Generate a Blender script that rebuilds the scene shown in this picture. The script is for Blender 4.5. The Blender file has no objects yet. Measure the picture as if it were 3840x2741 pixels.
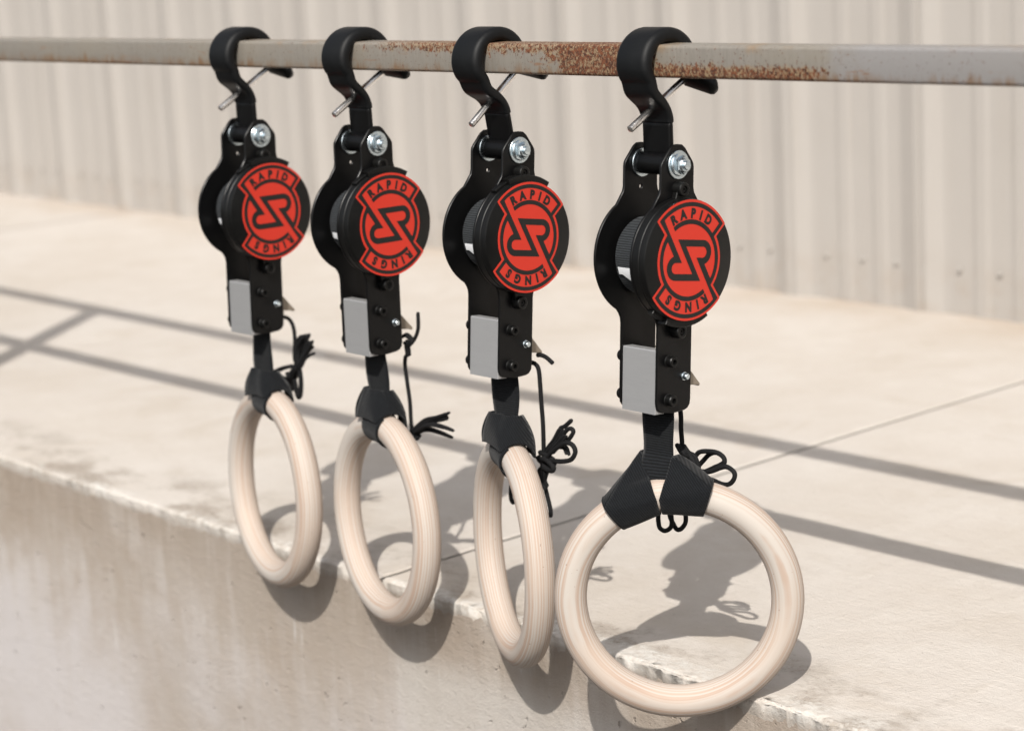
import bpy, bmesh, math, random
import numpy as np
from mathutils import Vector, Matrix, noise
from mathutils.geometry import tessellate_polygon

# ------------------------------------------------------------------ camera, sky, sun, exposure
scene = bpy.context.scene
col = scene.collection
cam_data = bpy.data.cameras.new("camera")
cam = bpy.data.objects.new("camera", cam_data)
col.objects.link(cam)
right = Vector((0.64778082, 0.76005995, -0.05185453))
down = Vector((0.11960089, -0.16868272, -0.97838733))
fwd = Vector((-0.75237998, 0.6275787, -0.20017328))
m = Matrix(((right.x, -down.x, -fwd.x, 0.0), (right.y, -down.y, -fwd.y, -1.43),
            (right.z, -down.z, -fwd.z, 0.1387), (0, 0, 0, 1)))
cam.matrix_world = m
cam_data.sensor_width = 36.0
cam_data.lens = 76.875
cam_data.clip_start = 0.05
cam_data.clip_end = 800.0
cam_data.dof.use_dof = True
cam_data.dof.focus_distance = 2.14
cam_data.dof.aperture_fstop = 4.8
cam_data.dof.aperture_blades = 7
scene.camera = cam

SUN_DIR = Vector((-0.833, 1.0, -1.2224)).normalized()      # the way the light travels
elev = math.asin(-SUN_DIR.z)
world = bpy.data.worlds.new("World")
scene.world = world
world.use_nodes = True
wn = world.node_tree
for n in list(wn.nodes):
    wn.nodes.remove(n)
sky = wn.nodes.new("ShaderNodeTexSky")
sky.sky_type = 'NISHITA'
sky.sun_disc = False
sky.sun_elevation = elev
sky.sun_rotation = math.atan2(-SUN_DIR.x, -SUN_DIR.y)
sky.air_density = 1.0
sky.dust_density = 3.0
sky.ozone_density = 1.0
hs = wn.nodes.new("ShaderNodeHueSaturation")
hs.inputs['Saturation'].default_value = 0.35
bg = wn.nodes.new("ShaderNodeBackground")
bg.inputs['Strength'].default_value = 0.115
wo = wn.nodes.new("ShaderNodeOutputWorld")
wn.links.new(sky.outputs[0], hs.inputs['Color'])
wn.links.new(hs.outputs[0], bg.inputs['Color'])
wn.links.new(bg.outputs[0], wo.inputs[0])

sun_data = bpy.data.lights.new("sun", 'SUN')
sun_data.energy = 3.7
sun_data.angle = math.radians(0.53)
sun_data.color = (1.0, 0.955, 0.89)
sun = bpy.data.objects.new("sun", sun_data)
sun.rotation_mode = 'QUATERNION'
sun.rotation_quaternion = SUN_DIR.to_track_quat('-Z', 'Y')
sun.location = (3, -4, 5)
col.objects.link(sun)

scene.view_settings.view_transform = 'Standard'
scene.view_settings.look = 'None'
scene.view_settings.gamma = 1.0
scene.view_settings.use_curve_mapping = False
scene.view_settings.exposure = 0.42
scene.cycles.max_bounces = 8
scene.cycles.caustics_reflective = False
scene.cycles.caustics_refractive = False

DECK = -0.6145          # top of the concrete deck
EDGE = 0.029           # front edge of the deck
WALL = 1.7187           # metal wall
JOINTS = [-5.33, -3.670, -2.0127, -0.355]


# ------------------------------------------------------------------ helpers
def tag(o, label=None, cat=None, group=None, kind=None):
    if label: o['label'] = label
    if cat: o['category'] = cat
    if group: o['group'] = group
    if kind: o['kind'] = kind
    return o


def empty(name, loc=(0, 0, 0)):
    o = bpy.data.objects.new(name, None)
    o.empty_display_size = 0.05
    o.location = loc
    col.objects.link(o)
    return o


def mesh(name, verts, faces, mat=None, smooth=True, angle=None):
    me = bpy.data.meshes.new(name)
    me.from_pydata([tuple(float(c) for c in v) for v in verts], [], [tuple(f) for f in faces])
    me.validate()
    me.update()
    if mat: me.materials.append(mat)
    if smooth:
        me.polygons.foreach_set('use_smooth', [True] * len(me.polygons))
        if angle is not None:
            me.set_sharp_from_angle(angle=math.radians(angle))
    return me


def fix_normals(me):
    bm = bmesh.new(); bm.from_mesh(me)
    bmesh.ops.recalc_face_normals(bm, faces=bm.faces)
    bm.to_mesh(me); bm.free()
    return me


def put(name, me, parent=None, loc=(0, 0, 0), rx=0.0):
    o = bpy.data.objects.new(name, me)
    col.objects.link(o)
    if parent is not None: o.parent = parent
    o.location = loc
    o.rotation_euler = (rx, 0, 0)
    return o


class MB:
    """collects several solids into one mesh"""
    def __init__(s): s.v = []; s.f = []
    def add(s, v, f):
        b = len(s.v); s.v += [tuple(p) for p in v]; s.f += [tuple(i + b for i in q) for q in f]
        return s
    def me(s, name, mat, smooth=True, angle=35):
        return fix_normals(mesh(name, s.v, s.f, mat, smooth, angle))


def lathe(profile, seg=40, center=(0, 0), cap=True, hexn=None):
    """profile [(x, r)] turned round an axis parallel to X through center=(y, z)"""
    v = []; f = []
    n = hexn or seg
    for (x, r) in profile:
        for k in range(n):
            a = 2 * math.pi * (k + .5) / n
            v.append((x, center[0] + r * math.cos(a), center[1] + r * math.sin(a)))
    for i in range(len(profile) - 1):
        for k in range(n):
            k2 = (k + 1) % n
            f.append((i * n + k, i * n + k2, (i + 1) * n + k2, (i + 1) * n + k))
    if cap:
        f.append(tuple(range(n))[::-1])
        f.append(tuple((len(profile) - 1) * n + k for k in range(n)))
    return v, f


def prism(outline, x0, x1, bevel=0.0006, holes=()):
    """solid plate: outline [(y, z)] extruded along X with a small bevel"""
    loops = [outline] + list(holes)
    v = []; f = []
    def ins(loop, d, sign=1):
        n = len(loop); out = []
        area = sum(loop[i][0] * loop[(i + 1) % n][1] - loop[(i + 1) % n][0] * loop[i][1] for i in range(n))
        s = (1 if area > 0 else -1) * sign
        for i in range(n):
            p0 = Vector(loop[i - 1]); p1 = Vector(loop[i]); p2 = Vector(loop[(i + 1) % n])
            a = (p1 - p0); b = (p2 - p1)
            if a.length < 1e-9: a = b
            if b.length < 1e-9: b = a
            na = Vector((-a.y, a.x)).normalized() * s; nb = Vector((-b.y, b.x)).normalized() * s
            nn = (na + nb)
            if nn.length < 1e-6: nn = na
            nn.normalize()
            out.append((p1.x + nn.x * d, p1.y + nn.y * d))
        return out
    rings = []
    for li, lp in enumerate(loops):
        inner = ins(lp, bevel, 1 if li == 0 else -1)
        rr = []
        for (x, pts) in ((x0, inner), (x0 + bevel, lp), (x1 - bevel, lp), (x1, inner)):
            b = len(v)
            v += [(x, p[0], p[1]) for p in pts]
            rr.append(list(range(b, b + len(pts))))
        rings.append(rr)
        n = len(lp)
        for a, b in zip(rr[:-1], rr[1:]):
            for k in range(n):
                k2 = (k + 1) % n
                f.append((a[k], a[k2], b[k2], b[k]))
    for end in (0, 3):
        polys = [[Vector(v[i]) for i in rr[end]] for rr in rings]
        idx = [i for rr in rings for i in rr[end]]
        pl = [[Vector((p.y, p.z, 0)) for p in q] for q in polys]
        for t in tessellate_polygon(pl):
            f.append(tuple(idx[i] for i in t))
    return v, f


def box(x0, x1, y0, y1, z0, z1, b=0.0008):
    o = [(y0, z0), (y1, z0), (y1, z1), (y0, z1)]
    return prism(o, x0, x1, b)


def catmull(pts, per=8, closed=False):
    pts = [np.array(p, float) for p in pts]
    if len(pts) < 3:
        return [pts[0] + (pts[-1] - pts[0]) * t for t in np.linspace(0, 1, per + 1)]
    P = [2 * pts[0] - pts[1]] + pts + [2 * pts[-1] - pts[-2]]
    out = []
    for i in range(1, len(P) - 2):
        p0, p1, p2, p3 = P[i - 1:i + 3]
        for k in range(per):
            t = k / per
            out.append(.5 * ((2 * p1) + (-p0 + p2) * t + (2 * p0 - 5 * p1 + 4 * p2 - p3) * t * t + (-p0 + 3 * p1 - 3 * p2 + p3) * t ** 3))
    out.append(pts[-1])
    return out


def tube(pts, r, seg=10, per=8, ends=True):
    c = catmull(pts, per)
    v = []; f = []
    nrm = None
    for i, p in enumerate(c):
        t = c[min(i + 1, len(c) - 1)] - c[max(i - 1, 0)]
        t = t / (np.linalg.norm(t) + 1e-12)
        if nrm is None:
            a = np.array([0, 0, 1.0]) if abs(t[2]) < .9 else np.array([1.0, 0, 0])
            nrm = np.cross(t, a)
        nrm = nrm - t * np.dot(nrm, t); nrm /= np.linalg.norm(nrm)
        bn = np.cross(t, nrm)
        rr = r
        if ends and i in (0, len(c) - 1): rr = r * .7
        for k in range(seg):
            a = 2 * math.pi * k / seg
            v.append(p + (nrm * math.cos(a) + bn * math.sin(a)) * rr)
    n = len(c)
    for i in range(n - 1):
        for k in range(seg):
            k2 = (k + 1) % seg
            f.append((i * seg + k, i * seg + k2, (i + 1) * seg + k2, (i + 1) * seg + k))
    f.append(tuple(range(seg))[::-1]); f.append(tuple((n - 1) * seg + k for k in range(seg)))
    return v, f


def grid_faces(nu, nv, base=0):
    return [(base + i * nv + j, base + i * nv + j + 1, base + (i + 1) * nv + j + 1, base + (i + 1) * nv + j)
            for i in range(nu - 1) for j in range(nv - 1)]


# ------------------------------------------------------------------ materials
class NT:
    def __init__(s, name):
        s.mat = bpy.data.materials.new(name); s.mat.use_nodes = True
        s.t = s.mat.node_tree; s.n = s.t.nodes
        s.b = s.n['Principled BSDF']
        s.tc = s.n.new('ShaderNodeTexCoord')
    def node(s, typ, **kw):
        x = s.n.new(typ)
        for k, v in kw.items(): setattr(x, k, v)
        return x
    def link(s, a, b): s.t.links.new(a, b)
    def mapping(s, scale=(1, 1, 1), loc=(0, 0, 0), src=None):
        mp = s.node('ShaderNodeMapping')
        mp.inputs['Scale'].default_value = scale; mp.inputs['Location'].default_value = loc
        s.link(src or s.tc.outputs['Object'], mp.inputs['Vector'])
        return mp.outputs[0]
    def noise(s, scale, detail=4, rough=.6, vec=None, mscale=(1, 1, 1), loc=(0, 0, 0), dist=0.0):
        x = s.node('ShaderNodeTexNoise')
        x.inputs['Scale'].default_value = scale; x.inputs['Detail'].default_value = detail
        x.inputs['Roughness'].default_value = rough; x.inputs['Distortion'].default_value = dist
        s.link(vec or s.mapping(mscale, loc), x.inputs['Vector'])
        return x.outputs['Fac']
    def ramp(s, fac, stops):
        r = s.node('ShaderNodeValToRGB')
        e = r.color_ramp.elements
        while len(e) < len(stops): e.new(.5)
        for i, (p, c) in enumerate(stops):
            e[i].position = p
            e[i].color = (c, c, c, 1) if not isinstance(c, (tuple, list)) else (*c, 1)
        s.link(fac, r.inputs['Fac'])
        return r.outputs['Color']
    def mix(s, fac, a, b, mode='MIX'):
        x = s.node('ShaderNodeMix', data_type='RGBA', blend_type=mode)
        for sock, val in ((x.inputs[0], fac), (x.inputs[6], a), (x.inputs[7], b)):
            if isinstance(val, (int, float)): sock.default_value = val if sock.type == 'VALUE' else (val, val, val, 1)
            elif isinstance(val, (tuple, list)): sock.default_value = (*val, 1)
            else: s.link(val, sock)
        return x.outputs[2]
    def math(s, op, a, b=0.0, clamp=False):
        x = s.node('ShaderNodeMath', operation=op, use_clamp=clamp)
        for sock, val in ((x.inputs[0], a), (x.inputs[1], b)):
            if isinstance(val, (int, float)): sock.default_value = val
            else: s.link(val, sock)
        return x.outputs[0]
    def maprange(s, v, a, b, c=0.0, d=1.0):
        x = s.node('ShaderNodeMapRange')
        x.interpolation_type = 'SMOOTHSTEP'
        s.link(v, x.inputs['Value'])
        for k, val in (('From Min', a), ('From Max', b), ('To Min', c), ('To Max', d)): x.inputs[k].default_value = val
        return x.outputs['Result']
    def xyz(s):
        x = s.node('ShaderNodeSeparateXYZ'); s.link(s.tc.outputs['Object'], x.inputs[0]); return x.outputs
    def bump(s, h, strength=.3, dist=.001):
        x = s.node('ShaderNodeBump'); x.inputs['Strength'].default_value = strength; x.inputs['Distance'].default_value = dist
        s.link(h, x.inputs['Height']); s.link(x.outputs[0], s.b.inputs['Normal'])
    def out(s, colr=None, rough=None, metal=None, spec=None):
        for key, val in (('Base Color', colr), ('Roughness', rough), ('Metallic', metal), ('Specular IOR Level', spec)):
            if val is None: continue
            if isinstance(val, (int, float)): s.b.inputs[key].default_value = val
            elif isinstance(val, (tuple, list)): s.b.inputs[key].default_value = (*val, 1)
            else: s.link(val, s.b.inputs[key])
        return s.mat


def mat_rubber():
    t = NT('black_rubber')
    n = t.noise(90, 5, .7)
    n2 = t.noise(14, 3, .6)
    c = t.mix(t.maprange(n2, .4, .75), (.0022, .0025, .003), (.0045, .005, .0055))
    dust = t.math('MULTIPLY', t.maprange(t.noise(55, 5, .8), .56, .74), t.maprange(t.noise(420, 3, .7), .45, .7))
    c = t.mix(t.math('MULTIPLY', dust, .5), c, (.035, .034, .032))
    t.bump(n, .35, .0008)
    return t.out(c, t.maprange(n2, .2, .8, .42, .6), 0.0, .25)


def mat_black_steel():
    t = NT('black_powder_coat')
    n = t.noise(600, 3, .6)
    n2 = t.noise(25, 4, .6)
    t.bump(n, .2, .0004)
    scuff = t.math('MULTIPLY', t.maprange(t.noise(40, 5, .85), .60, .74), t.maprange(t.noise(500, 3, .8), .5, .7))
    return t.out(t.mix(t.math('MULTIPLY', scuff, .6), t.mix(n2, (.002, .002, .0023), (.0035, .0035, .0035)), (.03, .028, .026)), t.maprange(n2, .2, .8, .28, .42), 0.0, .22)


def mat_plastic():
    t = NT('black_plastic')
    n = t.noise(900, 3, .6); n2 = t.noise(30, 4, .6)
    t.bump(n, .15, .0003)
    return t.out(t.mix(n2, (.0025, .0025, .0025), (.005, .005, .0047)), t.maprange(n2, .2, .8, .34, .48), 0.0, .25)


def mat_zinc():
    t = NT('bright_zinc')
    n = t.noise(200, 3, .6)
    t.bump(n, .1, .0003)
    return t.out(t.mix(n, (.50, .63, .72), (.72, .76, .77)), t.maprange(n, .2, .8, .2, .32), 1.0)


def mat_chrome():
    t = NT('polished_steel')
    n = t.noise(60, 3, .6)
    return t.out((.80, .78, .76), t.maprange(n, .2, .8, .22, .32), 1.0)


def mat_alu():
    t = NT('brushed_aluminium')
    n = t.noise(1.0, 4, .6, mscale=(60, 60, 2500))
    n2 = t.noise(40, 3, .5, mscale=(1, 1, 3))
    c = t.mix(n, (.31, .31, .315), (.39, .39, .39))
    c = t.mix(t.maprange(n2, .3, .8, 0, .35), c, (.31, .31, .315))
    t.bump(n, .15, .0003)
    return t.out(c, t.maprange(n, .2, .8, .38, .5), 0.45)


def mat_lever():
    t = NT('dull_zinc_plate')
    n = t.noise(120, 4, .6)
    return t.out(t.mix(n, (.20, .165, .125), (.33, .285, .235)), .45, .5)


def mat_webbing(name, a, b, axis='Z', period=.0019):
    t = NT(name)
    n = t.noise(180, 3, .6)
    w = t.node('ShaderNodeTexWave', wave_type='BANDS', bands_direction=axis, wave_profile='SIN')
    w.inputs['Scale'].default_value = 0.31416 / period
    w.inputs['Distortion'].default_value = 1.2; w.inputs['Detail'].default_value = 2
    w.inputs['Detail Scale'].default_value = 2.0
    t.link(t.tc.outputs['Object'], w.inputs['Vector'])
    h = t.math('ADD', t.math('MULTIPLY', w.outputs['Fac'], .7), t.math('MULTIPLY', n, .5))
    t.bump(h, .6, .0007)
    c = t.mix(t.maprange(h, .2, 1.0), a, b)
    mt = t.out(c, .85, 0.0, .15)
    t.b.inputs['Sheen Weight'].default_value = .08
    t.b.inputs['Sheen Roughness'].default_value = .5
    return mt


def mat_cord():
    t = NT('black_cord')
    n = t.noise(900, 2, .6)
    t.bump(n, .5, .0006)
    return t.out(t.mix(n, (.003, .003, .0035), (.009, .009, .010)), .8, 0, .25)


def mat_plain(name, c, r=.5, spec=.4, bumpn=None):
    t = NT(name)
    n = t.noise(bumpn or 300, 3, .6)
    t.bump(n, .08, .0002)
    d = tuple(k * .93 for k in c)
    return t.out(t.mix(n, d, c), r, 0, spec)


def mat_wood():
    t = NT('birch_plywood')
    # plies stacked along the ring's own axis (local Y)
    warp = t.noise(7, 3, .5)
    warp2 = t.noise(38, 2, .5)
    s = t.xyz()
    y = t.math('ADD', s[1], t.math('MULTIPLY', t.math('SUBTRACT', warp, .5), .0045))
    y = t.math('ADD', y, t.math('MULTIPLY', t.math('SUBTRACT', warp2, .5), .0007))
    def layer(k, det):
        cmb = t.node('ShaderNodeCombineXYZ')
        t.link(t.math('MULTIPLY', s[0], 2.5), cmb.inputs[0]); t.link(t.math('MULTIPLY', y, k), cmb.inputs[1])
        t.link(t.math('MULTIPLY', s[2], 2.5), cmb.inputs[2])
        nn = t.node('ShaderNodeTexNoise'); nn.inputs['Scale'].default_value = 1.0
        nn.inputs['Detail'].default_value = det; nn.inputs['Roughness'].default_value = .6
        t.link(cmb.outputs[0], nn.inputs['Vector'])
        return nn.outputs['Fac']
    ply = layer(420, 2)
    fine = layer(1500, 2)
    band = t.math('SINE', t.math('MULTIPLY', y, 2 * math.pi / .0026))
    v = t.math('ADD', t.math('MULTIPLY', band, .13), ply)
    big = t.noise(15, 3, .6)
    c = t.mix(t.maprange(v, .33, .66), (.375, .285, .228), (.435, .395, .355))
    c = t.mix(t.maprange(big, .42, .72, 0, .55), c, (.445, .365, .305))
    c = t.mix(t.maprange(fine, .53, .70, 0, .34), c, (.31, .215, .16))
    pit = t.noise(330, 1, .5)
    c = t.mix(t.maprange(pit, .76, .81, 0, .75), c, (.14, .085, .06))
    t.bump(t.math('ADD', v, t.math('MULTIPLY', fine, .4)), .15, .0006)
    return t.out(c, .64, 0, .2)


def mat_rail():
    t = NT('galvanised_rusty_steel')
    s = t.xyz()
    z = s[2]
    x = t.math('ADD', s[0], t.math('MULTIPLY', t.math('SUBTRACT', t.noise(28, 5, .75), .5), .16))
    speck = t.noise(430, 5, .75, mscale=(1, 1, .8))
    speck2 = t.noise(70, 4, .7)
    streak = t.noise(1.0, 4, .6, mscale=(420, 420, 45))
    cloud = t.noise(9, 4, .6)
    base = t.mix(streak, (.185, .168, .145), (.305, .28, .245))
    base = t.mix(t.maprange(cloud, .35, .7, 0, .6), base, (.265, .235, .19))
    base = t.mix(t.maprange(x, -1.30, -1.22, 0, .75), base, (.29, .28, .28))   # newer grey paint to the right
    # how rusty each stretch is
    hot = t.math('MULTIPLY', t.maprange(x, -1.625, -1.585), t.math('SUBTRACT', 1.0, t.maprange(x, -1.500, -1.45)))
    run = t.math('MULTIPLY', t.maprange(x, -1.53, -1.50), t.math('SUBTRACT', 1.0, t.maprange(x, -1.29, -1.25)))
    low = t.maprange(t.math('ADD', z, t.math('MULTIPLY', t.math('SUBTRACT', speck2, .5), .02)), .006, -.006)
    topr = t.math('MULTIPLY', t.maprange(t.math('ADD', z, t.math('MULTIPLY', t.math('SUBTRACT', speck2, .5), .02)), .002, .012),
                  t.math('MULTIPLY', t.maprange(x, -2.0, -1.80), t.math('SUBTRACT', 1.0, t.maprange(x, -1.52, -1.46))))
    botr = t.math('MULTIPLY', t.maprange(z, -.008, -.0155), t.maprange(t.noise(16, 3, .6), .4, .65))
    amount = t.math('MAXIMUM', t.math('MULTIPLY', t.math('MULTIPLY', run, low), .95), hot)
    amount = t.math('MAXIMUM', amount, t.math('MULTIPLY', topr, .8))
    amount = t.math('MAXIMUM', amount, t.math('MULTIPLY', botr, .8))
    amount = t.math('ADD', amount, t.math('MULTIPLY', t.maprange(speck2, .5, .8), .35))
    runs = t.noise(1.0, 5, .7, mscale=(60, 10, 5))
    edge = t.maprange(t.math('ADD', z, t.math('MULTIPLY', t.math('SUBTRACT', runs, .5), .05)), -.004, -.016)
    base = t.mix(t.math('MULTIPLY', edge, t.maprange(cloud, .35, .6, .25, .9)), base, (.21, .12, .06))
    upper = t.math('MULTIPLY', t.maprange(t.math('ADD', z, t.math('MULTIPLY', t.math('SUBTRACT', runs, .5), .03)), .009, .016), t.maprange(t.noise(13, 4, .6), .5, .68))
    base = t.mix(t.math('MULTIPLY', upper, .8), base, (.28, .19, .11))
    mid_ = t.math('MULTIPLY', t.maprange(t.noise(1.0, 4, .7, mscale=(24, 30, 120)), .60, .72), t.maprange(t.math('ABSOLUTE', z), .010, .004))
    base = t.mix(t.math('MULTIPLY', mid_, .7), base, (.25, .13, .07))
    # tan bloom under dark pitted specks
    base = t.mix(t.math('MULTIPLY', t.maprange(amount, .25, 1.0), .75), base, t.mix(streak, (.25, .155, .07), (.36, .26, .14)))
    v = t.math('ADD', speck, t.math('MULTIPLY', amount, .17))
    rust = t.maprange(v, .612, .655)
    rc = t.mix(t.maprange(t.noise(420, 2, .6), .35, .65), (.042, .014, .007), (.155, .050, .019))
    c = t.mix(rust, base, rc)
    t.bump(t.math('ADD', t.math('MULTIPLY', speck, .6), t.math('MULTIPLY', rust, .4)), .35, .0008)
    return t.out(c, t.mix(rust, .45, .85), t.mix(rust, .25, 0.0))


def concrete(t, s):
    """shared cast-concrete ground tone: returns colour and height"""
    big = t.noise(2.2, 5, .62)
    mid = t.noise(11, 5, .65)
    fine = t.noise(95, 5, .7)
    sand = t.noise(600, 2, .6)
    return big, mid, fine, sand


def mat_deck():
    t = NT('sunlit_concrete')
    s = t.xyz()
    big, mid, fine, sand = concrete(t, s)
    c = t.mix(t.maprange(big, .3, .7), (.465, .42, .372), (.505, .468, .43))
    c = t.mix(t.maprange(mid, .42, .72, 0, .55), c, (.53, .495, .455))
    c = t.mix(t.maprange(fine, .55, .8, 0, .4), c, (.43, .385, .34))
    drag = t.noise(1.0, 5, .65, mscale=(26, 8, 10), dist=.6)
    c = t.mix(t.maprange(drag, .55, .75, 0, .3), c, (.41, .365, .31))
    # dirt near the front edge and the wall
    y = s[1]
    ed = t.maprange(y, .22, .05)
    dn = t.noise(1.0, 5, .66, mscale=(9, 11, 10), loc=(3.1, 0, 0))
    dirt = t.math('MULTIPLY', ed, t.maprange(dn, .46, .66))
    c = t.mix(t.math('MULTIPLY', dirt, .75), c, (.27, .23, .19))
    blot = t.noise(1.0, 4, .6, mscale=(6, 5, 5), loc=(1.3, 4, 0), dist=.8)
    c = t.mix(t.maprange(blot, .54, .72, 0, .4), c, (.40, .345, .285))
    grit = t.math('MULTIPLY', dirt, t.maprange(t.noise(160, 4, .8), .52, .64))
    c = t.mix(t.math('MULTIPLY', grit, .55), c, (.12, .095, .075))
    wb = t.math('MULTIPLY', t.maprange(y, 1.45, 1.76), t.maprange(t.noise(6, 4, .6), .3, .65))
    c = t.mix(t.math('MULTIPLY', wb, .55), c, (.38, .29, .21))
    # pale worn arris
    wn_ = t.noise(1.0, 5, .7, mscale=(22, 30, 30))
    wide = t.maprange(s[0], -1.95, -1.6, 0, .016)
    lim = t.math('ADD', t.math('ADD', .012, wide), t.math('MULTIPLY', wn_, .056))
    arr = t.math('SUBTRACT', 1.0, t.math('MULTIPLY', t.math('SUBTRACT', y, lim), 140.0, True), True)
    along = t.maprange(t.noise(1.0, 4, .7, mscale=(7, 2, 2)), .40, .60, .25, 1)
    c = t.mix(t.math('MULTIPLY', t.math('MULTIPLY', arr, along), t.maprange(t.noise(120, 4, .75), .40, .60, .1, .9)), c, (.56, .54, .505))
    face = t.maprange(s[2], DECK - .008, DECK - .016)
    c = t.mix(face, c, (.37, .33, .29))
    brush = t.noise(1.0, 4, .7, mscale=(22, 110, 40), dist=.3)
    c = t.mix(t.maprange(brush, .56, .76, 0, .35), c, (.40, .36, .315))
    spots = t.noise(34, 5, .8)
    c = t.mix(t.maprange(spots, .60, .74, 0, .45), c, (.36, .315, .265))
    dots = t.noise(240, 2, .6)
    c = t.mix(t.maprange(dots, .70, .78, 0, .6), c, (.20, .165, .135))
    h = t.math('ADD', t.math('MULTIPLY', fine, .8), t.math('ADD', t.math('MULTIPLY', sand, .35), t.math('MULTIPLY', t.math('ADD', drag, brush), .5)))
    t.bump(h, .7, .003)
    return t.out(c, .92, 0, .2)


def mat_face():
    t = NT('stained_concrete_face')
    s = t.xyz()
    big, mid, fine, sand = concrete(t, s)
    x = s[0]; z = s[2]
    patch = t.noise(1.0, 5, .6, mscale=(3.4, 4, 2.4), dist=.5)
    streak = t.noise(1.0, 5, .65, mscale=(24, 10, 2.4), dist=.25)
    scour = t.noise(1.0, 4, .7, mscale=(20, 10, 60), dist=.4)
    c = t.mix(t.maprange(patch, .36, .64), (.325, .272, .222), (.425, .385, .35))
    c = t.mix(t.maprange(mid, .42, .72, 0, .5), c, (.44, .405, .37))
    # bleached, slightly cool zone low on the wall
    low = t.math('MULTIPLY', t.maprange(t.math('ADD', z, t.math('MULTIPLY', t.math('SUBTRACT', streak, .5), .35)), DECK - .06, DECK - .30), t.maprange(patch, .30, .62, .25, 1))
    c = t.mix(t.math('MULTIPLY', low, .75), c, (.465, .44, .44))
    # dark run-down under the edge, ending raggedly
    drip = t.math('ADD', z, t.math('MULTIPLY', t.math('SUBTRACT', streak, .5), .42))
    dm = t.math('MULTIPLY', t.maprange(drip, DECK - .20, DECK - .03), t.maprange(streak, .66, .42, .3, 1))
    c = t.mix(t.math('MULTIPLY', dm, .7), c, (.25, .205, .165))
    br = t.math('MULTIPLY', t.maprange(x, -2.75, -2.45), t.math('SUBTRACT', 1.0, t.maprange(x, -2.08, -1.98)))
    c = t.mix(t.math('MULTIPLY', t.math('MULTIPLY', br, t.maprange(mid, .38, .62, .4, 1)), .45), c, (.29, .245, .20))
    pal = t.math('MULTIPLY', t.maprange(t.math('ADD', x, t.math('MULTIPLY', mid, .06)), -1.99, -1.92), t.maprange(z, DECK - .06, DECK - .11))
    c = t.mix(t.math('MULTIPLY', pal, .6), c, (.45, .425, .395))
    c = t.mix(t.maprange(scour, .56, .74, 0, .3), c, (.34, .29, .24))
    c = t.mix(t.maprange(fine, .55, .78, 0, .4), c, (.31, .265, .22))
    wash = t.noise(1.0, 3, .6, mscale=(60, 20, 9), loc=(2, 0, 5))
    c = t.mix(t.maprange(wash, .68, .78, 0, .6), c, (.55, .53, .51))
    pit = t.noise(85, 2, .55)
    pit2 = t.noise(240, 2, .5)
    c = t.mix(t.maprange(pit, .74, .775, 0, .6), c, (.13, .105, .085))
    c = t.mix(t.maprange(pit2, .74, .79, 0, .4), c, (.17, .14, .115))
    h = t.math('ADD', t.math('MULTIPLY', fine, .7), t.math('ADD', t.math('MULTIPLY', sand, .4), t.math('MULTIPLY', t.maprange(pit, .69, .76), -.9)))
    h = t.math('ADD', h, t.math('MULTIPLY', scour, .5))
    t.bump(h, .7, .003)
    return t.out(c, .93, 0, .2)


def mat_wall():
    t = NT('painted_metal_cladding')
    s = t.xyz()
    n = t.noise(2.5, 4, .6)
    n2 = t.noise(1.0, 4, .6, mscale=(30, 30, 2))
    c = t.mix(n, (.335, .31, .285), (.355, .335, .313))
    c = t.mix(t.maprange(n2, .5, .75, 0, .3), c, (.32, .29, .258))
    dirt = t.math('MULTIPLY', t.maprange(s[2], DECK + .14, DECK), t.maprange(t.noise(14, 5, .7), .42, .66))
    c = t.mix(t.math('MULTIPLY', dirt, .45), c, (.30, .25, .20))
    dent = t.noise(3.5, 2, .5)
    t.bump(dent, .25, .02)
    return t.out(c, .6, 0, .25)


def mat_ground():
    t = NT('asphalt_ground')
    n = t.noise(3, 5, .6); f = t.noise(200, 3, .7)
    t.bump(f, .4, .003)
    return t.out(t.mix(n, (.045, .042, .038), (.065, .06, .055)), .95, 0, .2)


M = dict(rubber=mat_rubber(), steel=mat_black_steel(), plastic=mat_plastic(), zinc=mat_zinc(), chrome=mat_chrome(),
         alu=mat_alu(), lever=mat_lever(), strap=mat_webbing('black_webbing', (.0010, .0012, .0015), (.0085, .0097, .0115), 'Z', .0024),
         hitch=mat_webbing('black_webbing_loop', (.0016, .0019, .0024), (.0068, .0080, .0098), 'DIAGONAL', .0018),
         coil=mat_webbing('grey_webbing_roll', (.008, .009, .010), (.032, .036, .040), 'Z', .0022),
         cord=mat_cord(), red=mat_plain('red_print', (.50, .026, .012), .5), ink=mat_plain('black_print', (.006, .0058, .005), .55),
         white=mat_plain('white_print', (.72, .73, .75), .7), wood=mat_wood(), rail=mat_rail(), deck=mat_deck(), face=mat_face(),
         wall=mat_wall(), ground=mat_ground())

# ------------------------------------------------------------------ ground, deck, wall
def nz(x, y, z=0.0):
    return noise.noise(Vector((x, y, z)))


ground_me = mesh('ground', [(-150, -150, -1.95), (150, -150, -1.95), (150, 250, -1.95), (-150, 250, -1.95)], [(0, 1, 2, 3)], M['ground'], False)
tag(put('ground', ground_me), kind='structure')

deck = empty('concrete_deck')
tag(deck, kind='structure')
SKEW = -0.037                                            # the control joints are not quite square to the edge


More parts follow.
